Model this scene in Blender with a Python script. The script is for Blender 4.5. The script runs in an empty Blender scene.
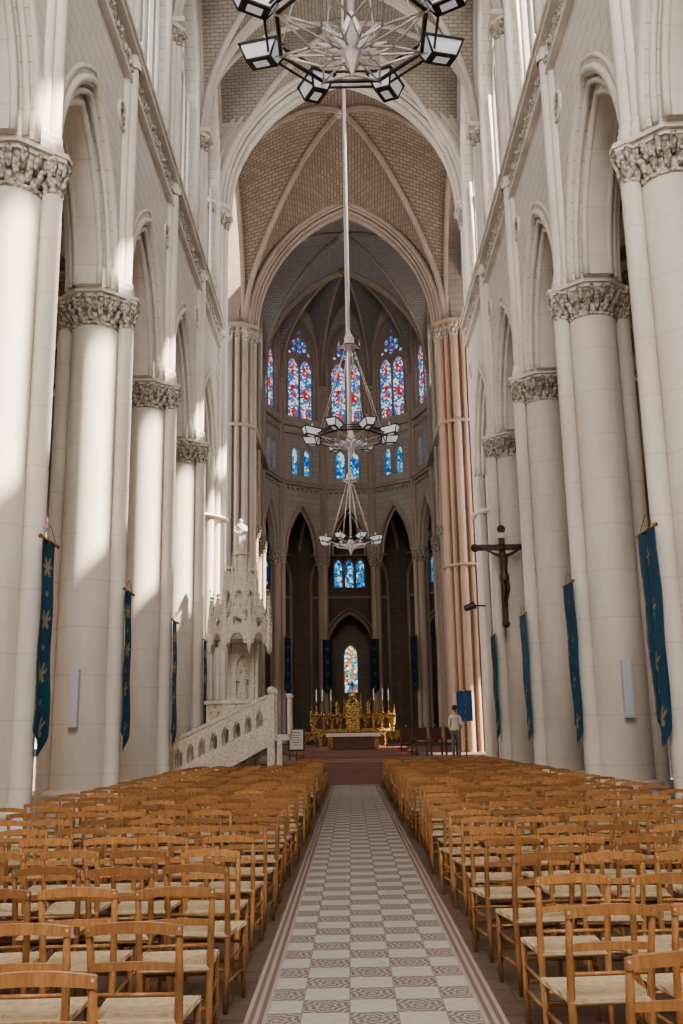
import bpy, math, random
from mathutils import Vector, Matrix
random.seed(7)
S=bpy.context.scene
COL=S.collection
PI=math.pi
try: S.view_settings.look='AgX - Medium High Contrast'
except Exception as ex: print(ex)
# ------------------------------------------------------------------ materials
def nm(name):
    m=bpy.data.materials.new(name); m.use_nodes=True
    nt=m.node_tree; b=nt.nodes['Principled BSDF']
    return m,nt,b
def N(nt,t,**k):
    n=nt.nodes.new(t)
    for a,v in k.items(): setattr(n,a,v)
    return n
def math_(nt,op,a,b=None,c=None):
    n=nt.nodes.new('ShaderNodeMath'); n.operation=op
    for i,x in enumerate((a,b,c)):
        if x is None: continue
        if isinstance(x,(int,float)): n.inputs[i].default_value=x
        else: nt.links.new(x,n.inputs[i])
    return n.outputs[0]
def mixc(nt,fac,a,b,blend='MIX'):
    n=nt.nodes.new('ShaderNodeMix'); n.data_type='RGBA'; n.blend_type=blend
    if isinstance(fac,(int,float)): n.inputs[0].default_value=fac
    else: nt.links.new(fac,n.inputs[0])
    for i,x in ((6,a),(7,b)):
        if isinstance(x,tuple): n.inputs[i].default_value=(*x[:3],1)
        else: nt.links.new(x,n.inputs[i])
    return n.outputs[2]
def ramp(nt,fac,stops,interp='LINEAR'):
    n=nt.nodes.new('ShaderNodeValToRGB'); cr=n.color_ramp; cr.interpolation=interp
    while len(cr.elements)<len(stops): cr.elements.new(0.5)
    for e,(p,c) in zip(cr.elements,stops):
        e.position=p; e.color=(*c[:3],1)
    nt.links.new(fac,n.inputs[0]); return n.outputs[0]
def noise(nt,vec,scale,detail=4,rough=.55):
    n=nt.nodes.new('ShaderNodeTexNoise'); n.inputs['Scale'].default_value=scale
    n.inputs['Detail'].default_value=detail; n.inputs['Roughness'].default_value=rough
    if vec is not None: nt.links.new(vec,n.inputs['Vector'])
    return n.outputs[0]
def bump(nt,b,h,strength=.3,dist=.02):
    n=nt.nodes.new('ShaderNodeBump'); n.inputs['Strength'].default_value=strength
    n.inputs['Distance'].default_value=dist
    nt.links.new(h,n.inputs['Height']); nt.links.new(n.outputs[0],b.inputs['Normal'])

def mat_ashlar(name,col,col2,mortar,bw=.9,bh=.36,ms=.012,rough=.85,var=.5):
    m,nt,b=nm(name)
    uv=N(nt,'ShaderNodeUVMap'); uv.uv_map='UVMap'
    br=N(nt,'ShaderNodeTexBrick')
    nt.links.new(uv.outputs[0],br.inputs['Vector'])
    br.inputs['Scale'].default_value=1
    br.inputs['Color1'].default_value=(*col,1); br.inputs['Color2'].default_value=(*col2,1)
    br.inputs['Mortar'].default_value=(*mortar,1)
    br.inputs['Brick Width'].default_value=bw; br.inputs['Row Height'].default_value=bh
    br.inputs['Mortar Size'].default_value=ms; br.inputs['Mortar Smooth'].default_value=.3
    tc=N(nt,'ShaderNodeTexCoord')
    n1=noise(nt,tc.outputs['Object'],.6,5); n2=noise(nt,tc.outputs['Object'],9,4)
    f=math_(nt,'MULTIPLY_ADD',n1,.5*var,math_(nt,'MULTIPLY',n2,.35*var))
    dark=tuple(c*.62 for c in col)
    c=mixc(nt,f,br.outputs[0],dark)
    nt.links.new(c,b.inputs['Base Color']); b.inputs['Roughness'].default_value=rough
    bump(nt,b,math_(nt,'SUBTRACT',n2,br.outputs['Fac']),.25,.02)
    return m
def mat_column(name,col,dark,joint=.95):
    m,nt,b=nm(name)
    tc=N(nt,'ShaderNodeTexCoord'); sp=N(nt,'ShaderNodeSeparateXYZ'); nt.links.new(tc.outputs['Object'],sp.inputs[0])
    fr=math_(nt,'FRACT',math_(nt,'DIVIDE',sp.outputs[2],joint))
    j=math_(nt,'LESS_THAN',fr,.02)
    mp=N(nt,'ShaderNodeMapping'); mp.inputs['Scale'].default_value=(1,1,.25); nt.links.new(tc.outputs['Object'],mp.inputs[0])
    n1=noise(nt,mp.outputs[0],1.3,5); n2=noise(nt,tc.outputs['Object'],14,3)
    f=ramp(nt,n1,[(.35,(0,0,0)),(.75,(1,1,1))])
    c=mixc(nt,math_(nt,'MULTIPLY',f,.55),col,dark)
    c=mixc(nt,math_(nt,'MULTIPLY',n2,.2),c,dark)
    c=mixc(nt,math_(nt,'MULTIPLY',j,.4),c,dark)
    nt.links.new(c,b.inputs['Base Color']); b.inputs['Roughness'].default_value=.75
    bump(nt,b,n2,.1,.01)
    return m
def mat_simple(name,col,rough=.6,metal=0,var=.25,scale=12,bmp=.1):
    m,nt,b=nm(name)
    tc=N(nt,'ShaderNodeTexCoord'); n1=noise(nt,tc.outputs['Object'],scale,4)
    c=mixc(nt,math_(nt,'MULTIPLY',n1,var),col,tuple(x*.4 for x in col))
    nt.links.new(c,b.inputs['Base Color']); b.inputs['Roughness'].default_value=rough; b.inputs['Metallic'].default_value=metal
    bump(nt,b,n1,bmp,.01)
    return m
def mat_carved(name,col,dark,scale=9,metal=0,rough=.85,bs=.8):
    m,nt,b=nm(name)
    tc=N(nt,'ShaderNodeTexCoord'); v=N(nt,'ShaderNodeTexVoronoi'); v.inputs['Scale'].default_value=scale
    nt.links.new(tc.outputs['Object'],v.inputs['Vector'])
    c=ramp(nt,v.outputs['Distance'],[(.2,col),(.8,dark)])
    nt.links.new(c,b.inputs['Base Color']); b.inputs['Roughness'].default_value=rough; b.inputs['Metallic'].default_value=metal
    bump(nt,b,math_(nt,'MULTIPLY',v.outputs['Distance'],-1),bs,.06)
    return m
def mat_glass(name,stops,scale=4.5,strength=2.,bg=None,lead=.035):
    m,nt,b=nm(name)
    out=nt.nodes['Material Output']
    uv=N(nt,'ShaderNodeUVMap'); uv.uv_map='UVMap'
    mp=N(nt,'ShaderNodeMapping'); mp.inputs['Scale'].default_value=(1,.8,1); nt.links.new(uv.outputs[0],mp.inputs[0])
    v=N(nt,'ShaderNodeTexVoronoi'); v.inputs['Scale'].default_value=scale; nt.links.new(mp.outputs[0],v.inputs['Vector'])
    e=N(nt,'ShaderNodeTexVoronoi'); e.feature='DISTANCE_TO_EDGE'; e.inputs['Scale'].default_value=scale; nt.links.new(mp.outputs[0],e.inputs['Vector'])
    sp=N(nt,'ShaderNodeSeparateColor'); nt.links.new(v.outputs['Color'],sp.inputs[0])
    big=noise(nt,uv.outputs[0],1.1,2)
    f=math_(nt,'ADD',math_(nt,'MULTIPLY',sp.outputs[0],.6),math_(nt,'MULTIPLY',big,.45))
    c=ramp(nt,f,stops,'CONSTANT')
    led=math_(nt,'GREATER_THAN',e.outputs['Distance'],lead)
    em=N(nt,'ShaderNodeEmission'); nt.links.new(c,em.inputs[0])
    nt.links.new(math_(nt,'MULTIPLY',led,strength),em.inputs[1])
    nt.links.new(em.outputs[0],out.inputs[0])
    return m

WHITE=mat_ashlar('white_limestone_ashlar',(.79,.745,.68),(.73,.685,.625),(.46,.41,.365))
COLW=mat_column('white_limestone_shaft',(.83,.78,.715),(.49,.425,.365))
CARV=mat_carved('carved_limestone',(.76,.69,.60),(.28,.23,.19),12)
PINK=mat_column('pink_stone_shaft',(.54,.375,.29),(.30,.21,.165))
TAN=mat_column('tan_stone_shaft',(.46,.385,.325),(.27,.22,.185))
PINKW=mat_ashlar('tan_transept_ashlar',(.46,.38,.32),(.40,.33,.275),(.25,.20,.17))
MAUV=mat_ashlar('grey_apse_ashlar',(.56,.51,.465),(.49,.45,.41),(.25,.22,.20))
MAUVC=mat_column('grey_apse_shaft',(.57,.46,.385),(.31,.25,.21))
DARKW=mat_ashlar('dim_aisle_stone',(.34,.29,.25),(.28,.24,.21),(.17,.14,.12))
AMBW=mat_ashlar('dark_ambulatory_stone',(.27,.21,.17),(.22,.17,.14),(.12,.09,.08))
VLT_N=mat_ashlar('nave_vault_brick',(.54,.485,.42),(.44,.395,.34),(.19,.165,.14),.32,.15,.014,.9,.5)
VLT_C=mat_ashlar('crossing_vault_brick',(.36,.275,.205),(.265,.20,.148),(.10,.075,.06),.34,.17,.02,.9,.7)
VLT_A=mat_ashlar('apse_vault_brick',(.46,.43,.40),(.39,.365,.34),(.16,.145,.13),.32,.15,.014,.9,.6)
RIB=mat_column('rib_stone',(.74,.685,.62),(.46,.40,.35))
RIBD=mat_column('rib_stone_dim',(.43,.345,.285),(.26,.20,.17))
GOLD=mat_carved('gilded_carving',(.60,.40,.15),(.16,.09,.03),14,.4,.45)
DARKM=mat_simple('dark_iron',(.07,.065,.07),.4,.6,.3)
STEEL=mat_simple('pale_steel',(.78,.72,.73),.35,.3,.15)
CREAM=mat_carved('cream_carved_stone',(.86,.79,.70),(.68,.60,.51),16,0,.8,.35)
WOODD=mat_simple('dark_wood',(.07,.035,.022),.5,0,.5,20)
WHITEP=mat_simple('white_painted_metal',(.66,.72,.80),.4,0,.05)
LINEN=mat_simple('white_linen',(.78,.72,.68),.9,0,.1)
REDW=mat_simple('red_brown_wood',(.15,.055,.035),.5,0,.4,10)
STEPM=mat_simple('red_marble_step',(.26,.12,.085),.4,0,.4,6)
BRONZE=mat_simple('bronze_skin',(.10,.06,.04),.4,.3,.3)
CANDLE=mat_simple('candle_wax',(.9,.85,.7),.5,0,.05)
def g(name,st,**k): return mat_glass(name,st,**k)
ST_BLUE=[(0,(.02,.10,.35)),(.35,(.05,.3,.65)),(.55,(.45,.8,.85)),(.72,(.08,.25,.6)),(.86,(.75,.8,.6))]
ST_MULT=[(0,(.05,.2,.4)),(.32,(.6,.8,.75)),(.45,(.75,.15,.08)),(.58,(.8,.6,.2)),(.7,(.1,.35,.3)),(.82,(.9,.9,.8))]
GL_B=g('stained_glass_blue',ST_BLUE,scale=5.5,strength=1.0)
GL_M=g('stained_glass_multicolour',ST_MULT,scale=5,strength=1.5)
def apse_glass():
    m,nt,b=nm('stained_glass_apse_figures'); out=nt.nodes['Material Output']
    uv=N(nt,'ShaderNodeUVMap'); uv.uv_map='UVMap'; sp=N(nt,'ShaderNodeSeparateXYZ'); nt.links.new(uv.outputs[0],sp.inputs[0])
    v=N(nt,'ShaderNodeTexVoronoi'); v.inputs['Scale'].default_value=7; nt.links.new(uv.outputs[0],v.inputs['Vector'])
    e=N(nt,'ShaderNodeTexVoronoi'); e.feature='DISTANCE_TO_EDGE'; e.inputs['Scale'].default_value=7; nt.links.new(uv.outputs[0],e.inputs['Vector'])
    sc=N(nt,'ShaderNodeSeparateColor'); nt.links.new(v.outputs['Color'],sc.inputs[0])
    rr=sc.outputs[0]
    fig=ramp(nt,rr,[(0,(.48,.05,.05)),(.34,(.70,.10,.10)),(.52,(.85,.55,.50)),(.66,(.12,.18,.42)),(.8,(.78,.82,.85)),(.9,(.48,.05,.06))],'CONSTANT')
    blu=ramp(nt,rr,[(0,(.05,.10,.38)),(.35,(.12,.27,.62)),(.6,(.45,.65,.88)),(.82,(.24,.12,.34)),(.92,(.75,.35,.35))],'CONSTANT')
    bor=ramp(nt,rr,[(0,(.06,.17,.48)),(.35,(.62,.80,.92)),(.6,(.07,.16,.40)),(.82,(.82,.8,.68))],'CONSTANT')
    au=math_(nt,'ABSOLUTE',math_(nt,'SUBTRACT',math_(nt,'ABSOLUTE',sp.outputs[0]),.51))
    isb=math_(nt,'GREATER_THAN',au,.25)
    bands=math_(nt,'GREATER_THAN',math_(nt,'SINE',math_(nt,'MULTIPLY',sp.outputs[1],3.9)),.2)
    c=mixc(nt,isb,mixc(nt,bands,fig,bor),bor)
    c=mixc(nt,math_(nt,'GREATER_THAN',sp.outputs[1],25.7),c,blu)
    led=math_(nt,'GREATER_THAN',e.outputs['Distance'],.04)
    em=N(nt,'ShaderNodeEmission'); nt.links.new(c,em.inputs[0]); nt.links.new(math_(nt,'MULTIPLY_ADD',led,1.1,.05),em.inputs[1])
    nt.links.new(em.outputs[0],out.inputs[0]); return m
GL_A=apse_glass()
GL_C,nt,b=nm('grisaille_clear_glass')
uv=N(nt,'ShaderNodeUVMap'); uv.uv_map='UVMap'
br=N(nt,'ShaderNodeTexBrick'); nt.links.new(uv.outputs[0],br.inputs['Vector']); br.offset=0
br.inputs['Scale'].default_value=1; br.inputs['Brick Width'].default_value=.28; br.inputs['Row Height'].default_value=.4
br.inputs['Color1'].default_value=(.90,.94,1,1); br.inputs['Color2'].default_value=(.78,.86,.96,1); br.inputs['Mortar'].default_value=(.05,.05,.06,1); br.inputs['Mortar Size'].default_value=.02
em=N(nt,'ShaderNodeEmission'); nt.links.new(br.outputs[0],em.inputs[0]); em.inputs[1].default_value=3.2
tr=N(nt,'ShaderNodeBsdfTransparent'); tr.inputs[0].default_value=(1,.97,.93,1)
mx=N(nt,'ShaderNodeMixShader'); mx.inputs[0].default_value=.55
nt.links.new(tr.outputs[0],mx.inputs[2]); nt.links.new(em.outputs[0],mx.inputs[1]); nt.links.new(mx.outputs[0],nt.nodes['Material Output'].inputs[0])

CHW,nt,b=nm('honey_beech_wood')
tc=N(nt,'ShaderNodeTexCoord'); oi=N(nt,'ShaderNodeObjectInfo')
mp=N(nt,'ShaderNodeMapping'); mp.inputs['Scale'].default_value=(18,18,3); nt.links.new(tc.outputs['Object'],mp.inputs[0])
n1=noise(nt,mp.outputs[0],2.5,4)
c=ramp(nt,n1,[(.3,(.36,.175,.07)),(.7,(.60,.33,.145))])
c2=mixc(nt,math_(nt,'MULTIPLY',oi.outputs['Random'],.7),c,(.17,.075,.035))
nt.links.new(c2,b.inputs['Base Color']); b.inputs['Roughness'].default_value=.28
CHR,nt,b=nm('woven_rush')
tc=N(nt,'ShaderNodeTexCoord'); sp=N(nt,'ShaderNodeSeparateXYZ'); nt.links.new(tc.outputs['Object'],sp.inputs[0])
ax=math_(nt,'ABSOLUTE',sp.outputs[0]); ay=math_(nt,'ABSOLUTE',sp.outputs[1])
mxx=math_(nt,'MAXIMUM',ax,ay)
wv=math_(nt,'SINE',math_(nt,'MULTIPLY',mxx,520))
n1=noise(nt,tc.outputs['Object'],25,3)
f=math_(nt,'MULTIPLY_ADD',wv,.3,math_(nt,'MULTIPLY',n1,.9))
c=ramp(nt,f,[(.1,(.44,.33,.19)),(.7,(.76,.63,.45))])
nt.links.new(c,b.inputs['Base Color']); b.inputs['Roughness'].default_value=.8
bump(nt,b,wv,.5,.004)
# aisle tiles: plain pale tiles alternating with rosette tiles
TIL,nt,b=nm('aisle_encaustic_tiles')
tc=N(nt,'ShaderNodeTexCoord'); sp=N(nt,'ShaderNodeSeparateXYZ'); nt.links.new(tc.outputs['Object'],sp.inputs[0])
T=.29
cx=math_(nt,'DIVIDE',sp.outputs[0],T); cy=math_(nt,'DIVIDE',sp.outputs[1],T)
cxo=math_(nt,'ADD',cx,100.5); cyo=math_(nt,'ADD',cy,100.)
par=math_(nt,'MODULO',math_(nt,'ADD',math_(nt,'FLOOR',cxo),math_(nt,'FLOOR',cyo)),2)
fx=math_(nt,'SUBTRACT',math_(nt,'FRACT',cxo),.5); fy=math_(nt,'SUBTRACT',math_(nt,'FRACT',cyo),.5)
r=math_(nt,'SQRT',math_(nt,'ADD',math_(nt,'MULTIPLY',fx,fx),math_(nt,'MULTIPLY',fy,fy)))
an=math_(nt,'ARCTAN2',fy,fx)
pet=math_(nt,'MULTIPLY',math_(nt,'SINE',math_(nt,'MULTIPLY',an,8)),.035)
rings=math_(nt,'SINE',math_(nt,'MULTIPLY',math_(nt,'ADD',r,pet),38))
patf=math_(nt,'GREATER_THAN',rings,.25)
pat=mixc(nt,patf,(.25,.205,.19),(.50,.455,.42))
dia=math_(nt,'ADD',math_(nt,'ABSOLUTE',fx),math_(nt,'ABSOLUTE',fy))
dl=math_(nt,'LESS_THAN',math_(nt,'ABSOLUTE',math_(nt,'SUBTRACT',dia,.40)),.02)
nn=noise(nt,tc.outputs['Object'],3,5); n2=noise(nt,tc.outputs['Object'],30,3)
light=mixc(nt,math_(nt,'MULTIPLY',nn,.6),(.67,.635,.60),(.46,.43,.40))
light=mixc(nt,math_(nt,'MULTIPLY',dl,.45),light,(.36,.31,.29))
body=mixc(nt,math_(nt,'GREATER_THAN',par,.5),light,pat)
grx=math_(nt,'GREATER_THAN',math_(nt,'MAXIMUM',math_(nt,'ABSOLUTE',fx),math_(nt,'ABSOLUTE',fy)),.482)
body=mixc(nt,math_(nt,'MULTIPLY',grx,.7),body,(.24,.21,.19))
absx=math_(nt,'ABSOLUTE',sp.outputs[0])
b1=math_(nt,'GREATER_THAN',absx,T*2.5-.09)
bord=mixc(nt,math_(nt,'GREATER_THAN',math_(nt,'FRACT',math_(nt,'DIVIDE',absx,.055)),.5),(.22,.16,.14),(.46,.41,.37))
body=mixc(nt,b1,body,bord)
nt.links.new(mixc(nt,math_(nt,'MULTIPLY',n2,.2),body,(.3,.26,.23)),b.inputs['Base Color'])
b.inputs['Roughness'].default_value=.27
FLR=mat_ashlar('worn_floor_flagstones',(.18,.13,.105),(.15,.105,.085),(.07,.05,.04),.6,.3,.012,.5,.8)
def banner_mat(name,c0,c1,goldc):
    m,nt,b=nm(name)
    uv=N(nt,'ShaderNodeUVMap'); uv.uv_map='UVMap'; sp=N(nt,'ShaderNodeSeparateXYZ'); nt.links.new(uv.outputs[0],sp.inputs[0])
    def motif(su,sv,ou,base):
        fx=math_(nt,'SUBTRACT',math_(nt,'FRACT',math_(nt,'ADD',math_(nt,'MULTIPLY',sp.outputs[0],su),ou)),.5)
        fy=math_(nt,'SUBTRACT',math_(nt,'FRACT',math_(nt,'ADD',math_(nt,'MULTIPLY',sp.outputs[1],sv),ou)),.5)
        r=math_(nt,'SQRT',math_(nt,'ADD',math_(nt,'MULTIPLY',fx,fx),math_(nt,'MULTIPLY',fy,fy)))
        an=math_(nt,'ARCTAN2',fy,fx)
        st=math_(nt,'MULTIPLY_ADD',math_(nt,'COSINE',math_(nt,'MULTIPLY',an,6)),base*.5,base)
        return math_(nt,'LESS_THAN',r,st)
    gold=math_(nt,'MAXIMUM',motif(1.25,1.25,0,.14),motif(2.5,2.5,.5,.09))
    edge=math_(nt,'GREATER_THAN',math_(nt,'ABSOLUTE',math_(nt,'SUBTRACT',sp.outputs[0],.4)),.37)
    n1=noise(nt,uv.outputs[0],6,3)
    blue=mixc(nt,n1,c0,c1)
    gm=math_(nt,'MAXIMUM',gold,math_(nt,'MULTIPLY',edge,.5))
    nt.links.new(mixc(nt,math_(nt,'MULTIPLY',gm,.8),blue,goldc),b.inputs['Base Color']); b.inputs['Roughness'].default_value=.7
    return m
BAN=banner_mat('blue_banner_cloth_gold_motif',(.004,.035,.10),(.01,.12,.21),(.46,.36,.19))
BAND=banner_mat('dark_banner_cloth',(.008,.012,.03),(.01,.03,.06),(.10,.16,.14))
BLUEC=mat_simple('blue_cloth',(.03,.12,.33),.8,0,.3)

# ------------------------------------------------------------------ mesh builder
class MB:
    def __init__(s): s.v=[];s.f=[];s.m=[];s.sm=[];s.uv=[];s.mats=[]
    def mi(s,mat):
        if mat not in s.mats: s.mats.append(mat)
        return s.mats.index(mat)
    def add(s,vs,fs,mat,smooth=False,M=None,uvs=None):
        o=len(s.v); i=s.mi(mat)
        if M is not None: vs=[M@Vector(p) for p in vs]
        vs=[Vector(p) for p in vs]
        s.v.extend(vs)
        for k,f in enumerate(fs):
            s.f.append([o+a for a in f]); s.m.append(i); s.sm.append(smooth)
            if uvs is not None: s.uv.append(uvs[k])
            else:
                n=Vector((0,0,0))
                pts=[vs[a] for a in f]
                for a in range(len(pts)):
                    p=pts[a];q=pts[(a+1)%len(pts)]
                    n.x+=(p.y-q.y)*(p.z+q.z); n.y+=(p.z-q.z)*(p.x+q.x); n.z+=(p.x-q.x)*(p.y+q.y)
                ax,ay,az=abs(n.x),abs(n.y),abs(n.z)
                if az>=ax and az>=ay: s.uv.append([(p.x,p.y) for p in pts])
                elif ax>=ay: s.uv.append([(p.y,p.z) for p in pts])
                else: s.uv.append([(p.x,p.z) for p in pts])
    def box(s,c,d,mat,M=None):
        x,y,z=c; a,b_,c_=d[0]/2,d[1]/2,d[2]/2
        vs=[(x+i*a,y+j*b_,z+k*c_) for i in(-1,1) for j in(-1,1) for k in(-1,1)]
        s.add(vs,[(0,1,3,2),(4,6,7,5),(0,4,5,1),(2,3,7,6),(0,2,6,4),(1,5,7,3)],mat,False,M)
    def lathe(s,prof,mat,n=20,c=(0,0,0),M=None,smooth=True,rot=0,sx=1,sy=1,cap=True):
        vs=[];fs=[]
        for r,z in prof:
            for i in range(n):
                t=2*PI*i/n+rot
                vs.append((c[0]+r*math.cos(t)*sx,c[1]+r*math.sin(t)*sy,c[2]+z))
        for k in range(len(prof)-1):
            for i in range(n):
                j=(i+1)%n
                fs.append((k*n+i,k*n+j,(k+1)*n+j,(k+1)*n+i))
        s.add(vs,fs,mat,smooth,M)
        if cap:
            o=len(prof)-1
            s.add([vs[i] for i in range(n)],[tuple(range(n))[::-1]],mat,False,M)
            s.add([vs[o*n+i] for i in range(n)],[tuple(range(n))],mat,False,M)
    def prism(s,n,r,z0,z1,mat,c=(0,0),rot=0,r1=None,M=None):
        s.lathe([(r,z0),(r if r1 is None else r1,z1)],mat,n,(c[0],c[1],0),M,False,rot)
    def tube(s,pts,rad,mat,n=8,M=None,closed=False,smooth=True,flat=1.0):
        pts=[Vector(p) for p in pts]; L=len(pts)
        if isinstance(rad,(int,float)): rad=[rad]*L
        vs=[];fs=[]; ref=None
        for i,p in enumerate(pts):
            if closed: d=(pts[(i+1)%L]-pts[i-1])
            else: d=(pts[min(i+1,L-1)]-pts[max(i-1,0)])
            d.normalize()
            if ref is None:
                ref=Vector((0,0,1)) if abs(d.z)<.9 else Vector((1,0,0))
                a=d.cross(ref).normalized()
            else:
                a=(a-d*a.dot(d)).normalized()
            b=d.cross(a)
            for k in range(n):
                t=2*PI*k/n
                vs.append(p+(a*math.cos(t)+b*math.sin(t)*flat)*rad[i])
        R=L if closed else L-1
        for i in range(R):
            i2=(i+1)%L
            for k in range(n):
                k2=(k+1)%n
                fs.append((i*n+k,i*n+k2,i2*n+k2,i2*n+k))
        if not closed:
            fs.append(tuple(range(n))[::-1]); fs.append(tuple((L-1)*n+k for k in range(n)))
        s.add(vs,fs,mat,smooth,M)
    def ball(s,c,r,mat,n=8,m=5,sz=(1,1,1),M=None):
        prof=[(max(1e-4,r*math.sin(PI*k/m)),-r*math.cos(PI*k/m)*sz[2]) for k in range(m+1)]
        s.lathe(prof,mat,n,c,M,True,0,sz[0],sz[1],False)
    def panel(s,loops,t,mat,M):
        cu=bpy.data.curves.new('tmp','CURVE'); cu.dimensions='2D'; cu.fill_mode='BOTH'; cu.extrude=t/2
        for lp in loops:
            sp=cu.splines.new('POLY'); sp.points.add(len(lp)-1)
            for p,q in zip(sp.points,lp): p.co=(q[0],q[1],0,1)
            sp.use_cyclic_u=True
        ob=bpy.data.objects.new('tmp',cu); COL.objects.link(ob)
        dg=bpy.context.evaluated_depsgraph_get()
        me=bpy.data.meshes.new_from_object(ob.evaluated_get(dg))
        vs=[v.co.copy() for v in me.vertices]; fs=[tuple(p.vertices) for p in me.polygons]
        bpy.data.objects.remove(ob); bpy.data.curves.remove(cu); bpy.data.meshes.remove(me)
        s.add(vs,fs,mat,False,M)
    def plane(s,loop,mat,M,w=0):
        s.add([(p[0],p[1],w) for p in loop],[tuple(range(len(loop)))],mat,False,M,[[(p[0],p[1]) for p in loop]])
    def obj(s,name,parent=None,loc=None):
        me=bpy.data.meshes.new(name); me.from_pydata([tuple(v) for v in s.v],[],s.f)
        for m in s.mats: me.materials.append(m)
        me.polygons.foreach_set('material_index',s.m); me.polygons.foreach_set('use_smooth',s.sm)
        ul=me.uv_layers.new(name='UVMap'); k=0
        flat=[]
        for u in s.uv:
            for a in u: flat.extend(a)
        ul.data.foreach_set('uv',flat)
        me.update()
        ob=bpy.data.objects.new(name,me); COL.objects.link(ob)
        if parent: ob.parent=parent
        if loc: ob.location=loc
        return ob
def frame(o,U,Nn,V=(0,0,1)):
    U=Vector(U);V=Vector(V);Nn=Vector(Nn)
    M=Matrix.Identity(4)
    for i in range(3):
        M[i][0]=U[i];M[i][1]=V[i];M[i][2]=Nn[i];M[i][3]=o[i]
    return M
def parch(a,b,z0,n=9,cx=0.):
    c=(b*b-a*a)/(2*a); R=a+c; a0=PI; a1=math.atan2(b,-c)
    L=[]
    for i in range(n+1):
        t=a0+(a1-a0)*i/n
        L.append((c+R*math.cos(t),R*math.sin(t)))
    P=[(cx+x,z0+z) for x,z in L]+[(cx-x,z0+z) for x,z in L[-2::-1]]
    return P
def phole(a,zb,zs,b,cx=0.,n=9): return [(cx-a,zb)]+parch(a,b,zs,n,cx)+[(cx+a,zb)]
def circ(cx,cz,r,n=20): return [(cx+r*math.cos(2*PI*i/n),cz+r*math.sin(2*PI*i/n)) for i in range(n)]
def foil(cx,cz,r,k=4,n=32):
    return [(cx+r*(.78+.22*abs(math.cos(k*t/2)))*math.cos(t),cz+r*(.78+.22*abs(math.cos(k*t/2)))*math.sin(t)) for t in [2*PI*i/n for i in range(n)]]
def rect(u0,u1,z0,z1): return [(u0,z0),(u1,z0),(u1,z1),(u0,z1)]
def arch_tube(mb,a,b,z0,M,r,mat,w=0,zleg=None,cx=0,n=8):
    P=parch(a,b,z0,10,cx)
    if zleg is not None: P=[(cx-a,zleg)]+P+[(cx+a,zleg)]
    mb.tube([(p[0],p[1],w) for p in P],r,mat,n,M)
def capital(mb,cx,cy,z0,z1,r0,r1,mat=CARV,stone=COLW,leaves=10,rot=0):
    h=z1-z0
    mb.lathe([(r0*1.0,z0-.02),(r0*1.10,z0),(r0*1.12,z0+.05*h),(r0*1.0,z0+.1*h),(r0*1.02,z0+.4*h),(r0+(r1-r0)*.4,z0+.66*h),(r1*.88,z0+.78*h)],mat,16,(cx,cy,0),cap=False)
    for tier in range(2):
        for i in range(leaves):
            t=2*PI*(i+.5*tier)/leaves+rot
            zz=z0+h*(.1+.30*tier); hh=h*.38
            ca,sa=math.cos(t),math.sin(t)
            rr=r0 if tier==0 else r0+(r1-r0)*.3
            q=lambda d,z:(cx+ca*(rr+d),cy+sa*(rr+d),zz+z)
            k=min((r1-r0)*.55,.1)
            wl=.75*PI*r0/leaves
            mb.tube([q(-.01,0),q(.01,.4*hh),q(k*.6,.8*hh),q(k*1.2,hh),q(k*1.3,.8*hh)],[wl*.5,wl*.8,wl*.9,wl*.75,wl*.3],mat,6)
    mb.prism(8,r1*.98,z0+.78*h,z0+.88*h,stone,(cx,cy),PI/8+rot)
    mb.prism(8,r1*1.10,z0+.88*h,z1,stone,(cx,cy),PI/8+rot)
def shaft(mb,cx,cy,z0,z1,r,mat=COLW,n=16,base=True):
    mb.lathe([(r,z0),(r,z1)],mat,n,(cx,cy,0),cap=False)
    if base:
        mb.lathe([(r*1.45,z0),(r*1.45,z0+.12),(r*1.5,z0+.17),(r*1.35,z0+.22),(r*1.15,z0+.27),(r*1.28,z0+.31),(r*1.2,z0+.36),(r,z0+.40)],mat,n,(cx,cy,0),cap=False)

# ------------------------------------------------------------------ layout constants
XPS={-1:5.5,1:5.3}; BAY=5.4
PY=[36-BAY*k for k in range(1,9)]
YW=36-BAY*8
ZC=11.0; ZS=22.3; VR=6.5
# ------------------------------------------------------------------ nave pier (shared mesh)
pb=MB()
pb.prism(8,.88,0,.22,COLW,rot=PI/8)
pb.lathe([(.80,.22),(.80,.36),(.74,.42),(.64,.47),(.60,.52),(.68,.57),(.66,.63),(.54,.68)],COLW,28,cap=False)
pb.lathe([(.53,.66),(.51,5),(.50,ZC-.7)],COLW,32,cap=False)
capital(pb,0,0,ZC-.75,ZC,.50,.70,leaves=16)
for sx in(1,-1):
    pb.prism(8,.30,0,.25,COLW,(.66*sx,0),PI/8)
    shaft(pb,.66*sx,0,.22,ZC-.6,.165)
    capital(pb,.66*sx,0,ZC-.70,ZC,.165,.27,leaves=8)
for dx,dy,r in((.62,0,.13),(.52,.21,.10),(.52,-.21,.10)):
    shaft(pb,dx,dy,ZC,ZS-.65,r,n=12)
    capital(pb,dx,dy,ZS-.6,ZS-.05,r,r*1.7,leaves=7)
    pb.lathe([(r*1.4,16.75),(r*1.5,16.85),(r*1.4,16.95)],COLW,12,(dx,dy,0),cap=False)
pb.box((.5,0,ZS+.02),(.75,.85,.16),COLW)
pier_me=None
for k,y in enumerate(PY[:-1]):
    for sx in(-1,1):
        if pier_me is None:
            o=pb.obj('nave_pier'); pier_me=o.data
        else:
            o=bpy.data.objects.new('nave_pier',pier_me); COL.objects.link(o)
        o.location=(sx*XPS[sx],y,0)
        if sx>0: o.rotation_euler=(0,0,PI)

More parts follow.
